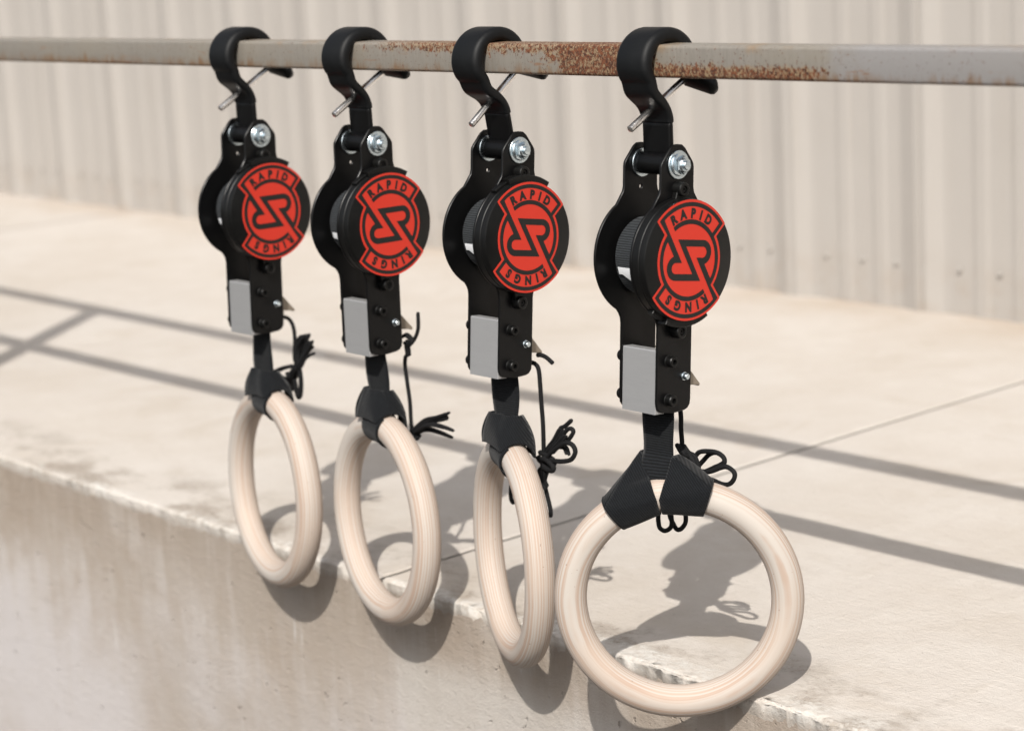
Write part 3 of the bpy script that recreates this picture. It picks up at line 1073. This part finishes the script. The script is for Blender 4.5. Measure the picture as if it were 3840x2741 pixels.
CORDS = [
 (4,0.0024,[(-1.4946,0.024,-0.3200),(-1.4949,0.028,-0.3432),(-1.4952,0.028,-0.3587),(-1.4946,0.028,-0.3727),(-1.4962,0.028,-0.3791)]),
 (4,0.0050,[(-1.5054,0.034,-0.377),(-1.4993,0.034,-0.3839),(-1.49,0.034,-0.3903),(-1.484,0.034,-0.3995)]),
 (4,0.0045,[(-1.494,0.026,-0.3753),(-1.4869,0.026,-0.382),(-1.4785,0.026,-0.3838),(-1.4728,0.026,-0.3968)]),
 (4,0.0024,[(-1.4854,0.036,-0.3869),(-1.4788,0.036,-0.3812),(-1.467,0.036,-0.3786),(-1.4545,0.036,-0.3782),(-1.4458,0.036,-0.3822),(-1.4466,0.036,-0.3885),(-1.4572,0.036,-0.3925),(-1.4701,0.036,-0.3992),(-1.484,0.036,-0.4011)]),
 (4,0.0024,[(-1.4931,0.044,-0.4022),(-1.483,0.044,-0.3928),(-1.4731,0.044,-0.3842),(-1.4624,0.044,-0.381),(-1.4542,0.044,-0.3844),(-1.4545,0.044,-0.3898),(-1.4695,0.044,-0.3977),(-1.4868,0.044,-0.4055),(-1.4932,0.044,-0.4054)]),
 (4,0.0024,[(-1.479,0.03,-0.3998),(-1.4599,0.03,-0.3967),(-1.445,0.03,-0.3905),(-1.4357,0.03,-0.3882),(-1.4271,0.03,-0.3918),(-1.4269,0.03,-0.3979),(-1.4333,0.03,-0.4045),(-1.4427,0.03,-0.4065),(-1.4561,0.03,-0.4046),(-1.4728,0.03,-0.4031),(-1.4801,0.03,-0.4012)]),
 (4,0.0024,[(-1.4946,0.036,-0.3993),(-1.5117,0.036,-0.4178),(-1.5374,0.036,-0.446),(-1.5405,0.036,-0.4659),(-1.5343,0.036,-0.4708),(-1.5264,0.036,-0.4682),(-1.5217,0.036,-0.4617),(-1.5226,0.036,-0.4475)]),
 (4,0.0024,[(-1.5029,0.042,-0.4018),(-1.5157,0.042,-0.4197),(-1.5305,0.042,-0.4501),(-1.5246,0.042,-0.4652),(-1.5193,0.042,-0.4686),(-1.5132,0.042,-0.4655),(-1.5079,0.042,-0.4581),(-1.5078,0.042,-0.4462)]),
 (3,0.0024,[(-1.7241,0.034,-0.3209),(-1.7164,0.034,-0.3222),(-1.7117,0.034,-0.328),(-1.7105,0.034,-0.3456),(-1.7101,0.034,-0.3629),(-1.7092,0.034,-0.3859),(-1.7101,0.034,-0.4139),(-1.7104,0.034,-0.4244)]),
 (3,0.0024,[(-1.7201,0.04,-0.3139),(-1.7132,0.04,-0.3131),(-1.7057,0.04,-0.3145),(-1.6999,0.04,-0.3173),(-1.6954,0.04,-0.3198)]),
 (3,0.0030,[(-1.7176,0.034,-0.4174),(-1.7041,0.034,-0.42),(-1.6941,0.034,-0.4242),(-1.6996,0.034,-0.4297),(-1.7149,0.034,-0.4275),(-1.7206,0.034,-0.4225)]),
 (3,0.0030,[(-1.7118,0.03,-0.4238),(-1.7031,0.03,-0.4225),(-1.6916,0.03,-0.4288),(-1.6954,0.03,-0.4335),(-1.7106,0.03,-0.4307)]),
 (3,0.0042,[(-1.7134,0.038,-0.4269),(-1.7064,0.038,-0.413),(-1.6954,0.038,-0.4032),(-1.6843,0.038,-0.3888)]),
 (3,0.0036,[(-1.7046,0.032,-0.4231),(-1.6944,0.032,-0.4123),(-1.6854,0.032,-0.4051),(-1.6711,0.032,-0.3926)]),
 (3,0.0024,[(-1.6939,0.04,-0.3975),(-1.6882,0.04,-0.3886),(-1.6812,0.04,-0.3853),(-1.6697,0.04,-0.377)]),
 (3,0.0024,[(-1.6844,0.036,-0.3988),(-1.6735,0.036,-0.3874),(-1.6659,0.036,-0.3852),(-1.664,0.036,-0.3889),(-1.6708,0.036,-0.3968),(-1.6762,0.036,-0.4022)]),
 (3,0.0026,[(-1.6935,0.032,-0.4231),(-1.6781,0.032,-0.4211),(-1.6644,0.032,-0.4168),(-1.6575,0.032,-0.4077),(-1.6617,0.032,-0.4009),(-1.6716,0.032,-0.4002),(-1.6838,0.032,-0.406),(-1.6946,0.032,-0.4146)]),
 (3,0.0040,[(-1.7074,0.04,-0.4193),(-1.6947,0.04,-0.4093),(-1.6828,0.04,-0.4086),(-1.6775,0.04,-0.4159)]),
 (3,0.0050,[(-1.7106,0.034,-0.4268),(-1.7096,0.034,-0.4372),(-1.7139,0.034,-0.4484),(-1.711,0.034,-0.4561)]),
 (3,0.0024,[(-1.72,0.038,-0.435),(-1.7177,0.038,-0.4499),(-1.7135,0.038,-0.4633),(-1.7087,0.038,-0.4801),(-1.709,0.038,-0.4884)]),
 (3,0.0024,[(-1.7313,0.046,-0.4396),(-1.7414,0.046,-0.4578),(-1.7752,0.046,-0.4827),(-1.7809,0.046,-0.486),(-1.7834,0.046,-0.4792),(-1.781,0.046,-0.4643)]),
 (2,0.0022,[(-1.922,0.04,-0.2886),(-1.9234,0.04,-0.3071),(-1.9302,0.04,-0.3191),(-1.9393,0.04,-0.3266),(-1.947,0.04,-0.3239)]),
 (2,0.0034,[(-1.9482,0.036,-0.3191),(-1.9411,0.036,-0.3162),(-1.9314,0.036,-0.3215),(-1.9389,0.036,-0.328),(-1.9442,0.036,-0.3243)]),
 (2,0.0040,[(-1.941,0.036,-0.3268),(-1.9404,0.036,-0.3367),(-1.9401,0.036,-0.3402)]),
 (2,0.0023,[(-1.9446,0.036,-0.34),(-1.9469,0.036,-0.3517),(-1.9445,0.036,-0.3729),(-1.942,0.036,-0.3941),(-1.942,0.036,-0.4215),(-1.9386,0.036,-0.4282)]),
 (2,0.0040,[(-1.9406,0.034,-0.4281),(-1.926,0.034,-0.4188),(-1.9093,0.034,-0.41),(-1.8887,0.034,-0.4042),(-1.8704,0.034,-0.3967)]),
 (2,0.0036,[(-1.9443,0.04,-0.4341),(-1.9205,0.04,-0.4234),(-1.898,0.04,-0.423),(-1.8739,0.04,-0.4259)]),
 (2,0.0034,[(-1.931,0.032,-0.4263),(-1.9049,0.032,-0.4139),(-1.8782,0.032,-0.4129),(-1.8608,0.032,-0.4146)]),
 (2,0.0030,[(-1.9389,0.036,-0.4311),(-1.9053,0.036,-0.4119),(-1.887,0.036,-0.4064),(-1.8745,0.036,-0.4026)]),
 (2,0.0048,[(-1.9394,0.036,-0.4254),(-1.9358,0.036,-0.435),(-1.9298,0.036,-0.4312)]),
 (1,0.0024,[(-2.1929,0.04,-0.3217),(-2.1795,0.04,-0.3239),(-2.1717,0.04,-0.3328),(-2.1705,0.04,-0.3485),(-2.1739,0.04,-0.3709),(-2.169,0.04,-0.3813)]),
 (1,0.0046,[(-2.1609,0.036,-0.3796),(-2.1607,0.036,-0.3613),(-2.155,0.036,-0.3485),(-2.1478,0.036,-0.3404)]),
 (1,0.0046,[(-2.1687,0.042,-0.3816),(-2.1611,0.042,-0.3624),(-2.1533,0.042,-0.3493),(-2.145,0.042,-0.3399)]),
 (1,0.0046,[(-2.156,0.034,-0.3799),(-2.1439,0.034,-0.3651),(-2.1364,0.034,-0.3545),(-2.1281,0.034,-0.3451)]),
 (1,0.0040,[(-2.1594,0.038,-0.3773),(-2.1451,0.038,-0.3623),(-2.1359,0.038,-0.3539),(-2.1315,0.038,-0.3516)]),
 (1,0.0018,[(-2.1385,0.03,-0.3674),(-2.1275,0.03,-0.3612),(-2.1158,0.03,-0.3566)]),
 (1,0.0034,[(-2.1588,0.036,-0.3794),(-2.1822,0.036,-0.3822),(-2.2043,0.036,-0.3893),(-2.2112,0.036,-0.3932),(-2.199,0.036,-0.3979),(-2.1842,0.036,-0.3985)]),
 (1,0.0044,[(-2.1622,0.034,-0.3794),(-2.1741,0.034,-0.3907),(-2.182,0.034,-0.404),(-2.1799,0.034,-0.4117)]),
 (1,0.0044,[(-2.167,0.04,-0.3823),(-2.177,0.04,-0.3958),(-2.1846,0.04,-0.4054),(-2.1844,0.04,-0.4128)]),
 (1,0.0030,[(-2.1591,0.036,-0.3818),(-2.158,0.036,-0.3976),(-2.161,0.036,-0.4139),(-2.1657,0.036,-0.4182),(-2.1691,0.036,-0.4113),(-2.1714,0.036,-0.3968)]),
 (1,0.0028,[(-2.1785,0.03,-0.3881),(-2.1748,0.03,-0.3925),(-2.1842,0.03,-0.3999),(-2.1787,0.03,-0.4065)]),
]
TUBE_R = .0158


def ring_frame(p):
    x, y, z, yaw, tilt, R = p
    yaw = math.radians(yaw); tilt = math.radians(tilt)
    e1 = Vector((math.cos(yaw), math.sin(yaw), 0)); n0 = Vector((-math.sin(yaw), math.cos(yaw), 0))
    e2 = Vector((0, 0, 1)) * math.cos(tilt) + n0 * math.sin(tilt)
    n = n0 * math.cos(tilt) - Vector((0, 0, 1)) * math.sin(tilt)
    return Vector((x, y, z)), e1, n, e2, R


def make_ring(i):
    c, e1, n, e2, R = ring_frame(SPEC[i]['ring'])
    v = []; f = []
    A, B = 160, 36
    for a in range(A):
        ta = 2 * math.pi * a / A
        for b in range(B):
            tb = 2 * math.pi * b / B
            rad = R + TUBE_R * math.cos(tb)
            v.append((rad * math.cos(ta), TUBE_R * math.sin(tb), rad * math.sin(ta)))
    for a in range(A):
        for b in range(B):
            f.append((a * B + b, a * B + (b + 1) % B, ((a + 1) % A) * B + (b + 1) % B, ((a + 1) % A) * B + b))
    me = MB().add(v, f).me('gymnastic_ring', M['wood'])
    o = put('gymnastic_ring', me)
    mt = Matrix((e1, n, e2)).transposed().to_4x4()
    spin = Matrix.Rotation(math.radians(37 * i), 4, 'Y')
    o.matrix_world = Matrix.Translation(c) @ mt @ spin
    tag(o, LABELS[i][1], 'gymnastic ring', 'wooden gymnastic rings hanging from the reels')


def hitch_meshes(i, org):
    """girth hitch of webbing over the top of the ring"""
    s = SPEC[i]
    c, e1, n, e2, R = ring_frame(s['ring'])
    a0 = math.radians(s['a0'])
    ys = math.radians(s['yaw_s'])
    wd = Vector((math.cos(ys), math.sin(ys), 0)); nd = Vector((-math.sin(ys), math.cos(ys), 0))
    top = Vector((s['x'], s['sy'], s['top']))
    # the hitch faces its ring: put the strap's n side on the ring's n side
    def tp(al, be, rho):
        return c + (e1 * math.sin(al) + e2 * math.cos(al)) * (R + rho * math.cos(be)) + n * (rho * math.sin(be))
    rw = TUBE_R + .0019
    parts = []
    aw = .0475
    BC, RC = 54, .0225
    if i < 4: BC, RC = s['br'][1], s['br'][2]
    closed = i < 4                      # on three reels the fold lies in front of the strap
    # standing part
    v = []
    crown = tp(a0, 0, rw)
    start = Vector((s['x'], s['sy'] , s['bz'] - .205))
    NU, NV = 22, 9
    for k in range(NU):
        t = k / (NU - 1)
        cc = start.lerp(Vector((s['x'], s['sy'], s['top'])), min(1, t / .6)) if t < .6 else top.lerp(crown + Vector((0, 0, -.002)), (t - .6) / .4)
        m = max(0.0, (t - .5) / .5)
        d = wd.lerp(e1, m * .45).normalized()
        for j in range(NV):
            q = (j / (NV - 1) - .5) * 2
            nn = nd
            bow = .0012 * math.sin(t * 9 + q * 1.5 + i) * (q * q)
            wave = .0014 * math.sin(t * 5 + i * 2)
            v.append(cc + d * (q * (.0190 - .0012 * m)) + nn * (bow + wave))
    parts.append(('strap', v, grid_faces(NU, NV), M['strap'], .0016))

    def O(g, sg, t):
        """outer edge of the wrap"""
        T = top + wd * (g * .0205) + nd * (sg * .0045)
        beta = math.radians(BC) * sg
        al = a0 + g * aw / R
        if i < 4: al = math.radians(s['br'][0] if g > 0 else s['bl'][0])
        B = tp(al, beta, RC)
        if i < 4 and g < 0 and sg < 0: B = tp(al, math.radians(s['bl'][1]), s['bl'][2])
        if t <= 1:
            p = T.lerp(B, t)
            return p + (n * sg) * (.004 * math.sin(math.pi * t)) + e1 * g * .002 * math.sin(math.pi * t)
        b2 = math.radians(BC + (180 - BC) * (t - 1)) * sg
        return tp(al, b2, RC + (rw - RC) * min(1, (t - 1) * 3))

    def I(g, sg, t):
        cl = closed and sg < 0
        T = top + wd * (g * (.0 if cl else .0188)) + nd * (sg * (.0052 if cl else .0036)) + Vector((0, 0, -.002 if not cl else .0))
        al = a0 + g * .0010 / R
        B = tp(al, math.radians(88) * sg, rw + .001)
        if t <= 1:
            return T.lerp(B, t) + (n * sg) * (.0045 * math.sin(math.pi * t))
        b2 = math.radians(88 + (180 - 88) * (t - 1)) * sg
        return tp(al, b2, rw)
    def clear(p, extra=0.0):
        rel = p - c
        hr = rel - n * rel.dot(n); rc = hr.normalized() * R; off = rel - rc
        return c + rc + off.normalized() * (rw + extra) if off.length < rw + extra else p
    if closed:
        # the turned-over fold: a flat flap in front of the strap, spreading down over the wood
        NA, NB = 26, 24
        v = []
        bot = []
        for j in range(NB):
            u = j / (NB - 1)
            bl, br = s['bl'], s['br']
            if u < .42:
                k_ = u / .42
                al = math.radians(bl[0] + (br[0] - bl[0]) * k_)
                be = math.radians(bl[1] + (-60 - bl[1]) * k_)
                rho = bl[2] + (rw + .0016 - bl[2]) * k_ ** .8
            else:
                k_ = (u - .42) / .58
                al = math.radians(br[0])
                be = math.radians(-60 + (br[1] + 60) * k_)
                rho = rw + .0014 + (br[2] - rw - .0014) * k_ ** 3
            bot.append(tp(al, be, rho))
        for k in range(NA):
            t = k / (NA - 1)
            for j in range(NB):
                u = j / (NB - 1)
                T = top + wd * ((u * 2 - 1) * .0200) - nd * (.0044 + .0012 * math.sin(u * math.pi)) + e1 * (.004 * u)
                p = T.lerp(bot[j], t)
                p = p - nd * (.0030 * math.sin(math.pi * t) * (1 - abs(u - .35)))
                p = p + e1 * (.0035 * math.sin(math.pi * t) * u)
                p = p - nd * (.0011 * nz(u * 4 + i, t * 2.2, 1.5) + .0009 * math.sin(u * 11 + i * 2) * (1 - t)) 
                p = clear(p, .0012)
                if u > .86:                              # meet the piece that goes down the far side
                    k_ = ((u - .86) / .14) ** 1.5
                    p = p.lerp(O(1, 1, t), k_)
                v.append(p)
        parts.append(('strap_loop', v, grid_faces(NA, NB), M['hitch'], .0016))
        # the band that goes down the near face and under the wood
        v = []
        NA, NB = 20, 12
        for k in range(NA):
            t = k / (NA - 1)
            for j in range(NB):
                u = j / (NB - 1)
                al = math.radians(s['bl'][0] + 4 + (s['br'][0] - s['bl'][0] - 3) * u + 5 * t)
                v.append(tp(al, math.radians(-30 - 195 * t), rw + .0002))
        parts.append(('strap_loop', v, grid_faces(NA, NB), M['hitch'], .0016))
    for g in (1, -1):
        v = []
        rows = []
        T1 = np.concatenate([np.linspace(0, 1, 12), np.linspace(1, 2, 12)[1:]])
        seq = [(-1, t) for t in T1] + [(1, t) for t in T1[::-1][1:]]
        if closed: seq = [(1, t) for t in T1 if t <= (1.0 if g > 0 else 1.6)]
        NQ = 10
        for (sg, t) in seq:
            for j in range(NQ):
                q = j / (NQ - 1)
                p = O(g, sg, t).lerp(I(g, sg, t), q)
                # keep the cloth outside the wood
                rel = p - c
                hr = rel - n * rel.dot(n)
                rc = hr.normalized() * R
                off = rel - rc
                if off.length < rw: p = c + rc + off.normalized() * rw
                p = p + n * sg * (.0006 * math.sin(q * 7 + t * 3 + g))
                v.append(p)
        parts.append(('strap_loop', v, grid_faces(len(seq), NQ), M['hitch'], .0016))
        if closed and g > 0: continue
        # saddle across the outside of the loop
        v = []
        NT_, NS = 14, 15
        for k in range(NT_):
            t = k / (NT_ - 1)
            for j in range(NS):
                u = j / (NS - 1) * 2 - 1
                a_, b_ = O(g, -1, t), O(g, 1, t)
                p = a_.lerp(b_, (u + 1) / 2)
                al = math.radians(s['br'][0] if g > 0 else s['bl'][0]) if i < 4 else a0 + g * aw / R
                if i < 4:
                    k_ = (u + 1) / 2
                    bt = tp(al, math.radians(s['bl'][1] + (BC - s['bl'][1]) * k_), rw + .001 + ((RC if u > 0 else s['bl'][2]) - rw - .001) * u * u)
                else: bt = tp(al, math.radians(BC) * u, RC - (RC - rw - .001) * (1 - u * u))
                p = p.lerp(bt, t ** 2)
                rel = p - c
                hr = rel - n * rel.dot(n); rc = hr.normalized() * R; off = rel - rc
                if off.length < rw: p = c + rc + off.normalized() * rw
                v.append(p)
        parts.append(('strap_loop', v, grid_faces(NT_, NS), M['hitch'], .0016))
    out = []
    joined = MB()
    for (nm, v, f, mt, th) in parts:
        vv = [tuple(Vector(p) - org) for p in v]
        if nm == 'strap':
            out.append((nm, mesh(nm, vv, f, mt, True), th))
        else:
            joined.add(vv, f)
    me = mesh('strap_loop', joined.v, joined.f, M['hitch'], True)
    bm = bmesh.new(); bm.from_mesh(me)
    bmesh.ops.remove_doubles(bm, verts=bm.verts, dist=.0002)
    bmesh.ops.recalc_face_normals(bm, faces=bm.faces)
    bm.to_mesh(me); bm.free()
    me.polygons.foreach_set('use_smooth', [True] * len(me.polygons))
    out.append(('strap_loop', me, .0016))
    return out


def thick(o, t):
    m_ = o.modifiers.new('thickness', 'SOLIDIFY'); m_.thickness = t; m_.offset = 0
    return o


def make_reel(i):
    s = SPEC[i]
    org = Vector((s['x'], 0, rail_z(s['x'])))
    root = empty('strap_reel', org)
    tag(root, LABELS[i][0], 'strap reel', 'black strap reels hung in a row from the rail')
    hr = math.asin(s['by'] / -s['bz'])
    put('hook', hook_me, root, (0, 0, 0), hr)
    put('neck', neck_me, root, (0, 0, 0), hr)
    pin = put('locking_pin', pin_me, root, (0, 0, 0), hr)
    put('pin_handle', pin_handle(math.radians(s['phi'])), pin)
    bz = s['bz'] - org.z
    a = -math.radians(s['lean'])
    a = math.radians(s['lean'])
    def body(name, me): return put(name, me, root, (0, s['by'], bz), a)
    put('sleeve', sleeve_me, root, (0, s['by'], bz))
    body('side_plate', back_me); body('side_plate', front_me)
    body('washer', inner_washer_me); body('washer', washer_me); body('nut', nut_me); body('bolt', bolt_me)
    roll = body('webbing_roll', coil_me)
    put('woven_mark', mark1_me, roll); put('woven_mark', mark2_me, roll)
    cap = put('reel_cap', cap_up_me if s['cap'] == 'up' else cap_dn_me, root)
    cap.matrix_local = Matrix.Translation((0, s['by'], bz)) @ Matrix.Rotation(a, 4, 'X') @ Matrix.Translation((0, 0, CZ))
    for nm, me in [('emblem', emblem_me), ('emblem_lines', lines_me)] + [('letter', m_) for m_ in letter_mes]:
        put(nm, me, cap, (0, 0, 0), math.radians(s['logo']))
    for zz_ in (.0655, -.0680):
        put('cap_screw', cap_screw_me, cap, (0, 0, zz_))
    body('guide_block', block_me)
    for me in screw_mes: body('socket_screw', me)
    body('pivot_pin', rivet_me); body('release_lever', lever_me); body('lever_axle', lever_axle_me)
    for (nm, me, th) in hitch_meshes(i, org):
        thick(put(nm, me, root), th)
    mb = MB()
    for (k, r, pts) in CORDS:
        if k != i: continue
        if r > .0031:                                   # a bundle: several strands side by side
            m_ = 5 if r > .0042 else 3
            for q in range(m_):
                aa = 2 * math.pi * q / m_ + .6
                o_ = (r - .0014) * .8
                ps = [(p[0] - org.x + o_ * math.cos(aa + j * .5) * .8, p[1] + o_ * math.sin(aa + j * .5), p[2] - org.z + o_ * .5 * math.sin(aa * 2 + j))
                      for j, p in enumerate(pts)]
                v, f = tube(ps, .0019 if r < .0042 else .0022, 8, 7); mb.add(v, f)
        else:
            ps = [(p[0] - org.x, p[1], p[2] - org.z) for p in pts]
            v, f = tube(ps, r, 10, 8); mb.add(v, f)
    put('cord', mb.me('cord', M['cord'], True, 60), root)


for i in (1, 2, 3, 4):
    make_reel(i)
    make_ring(i)
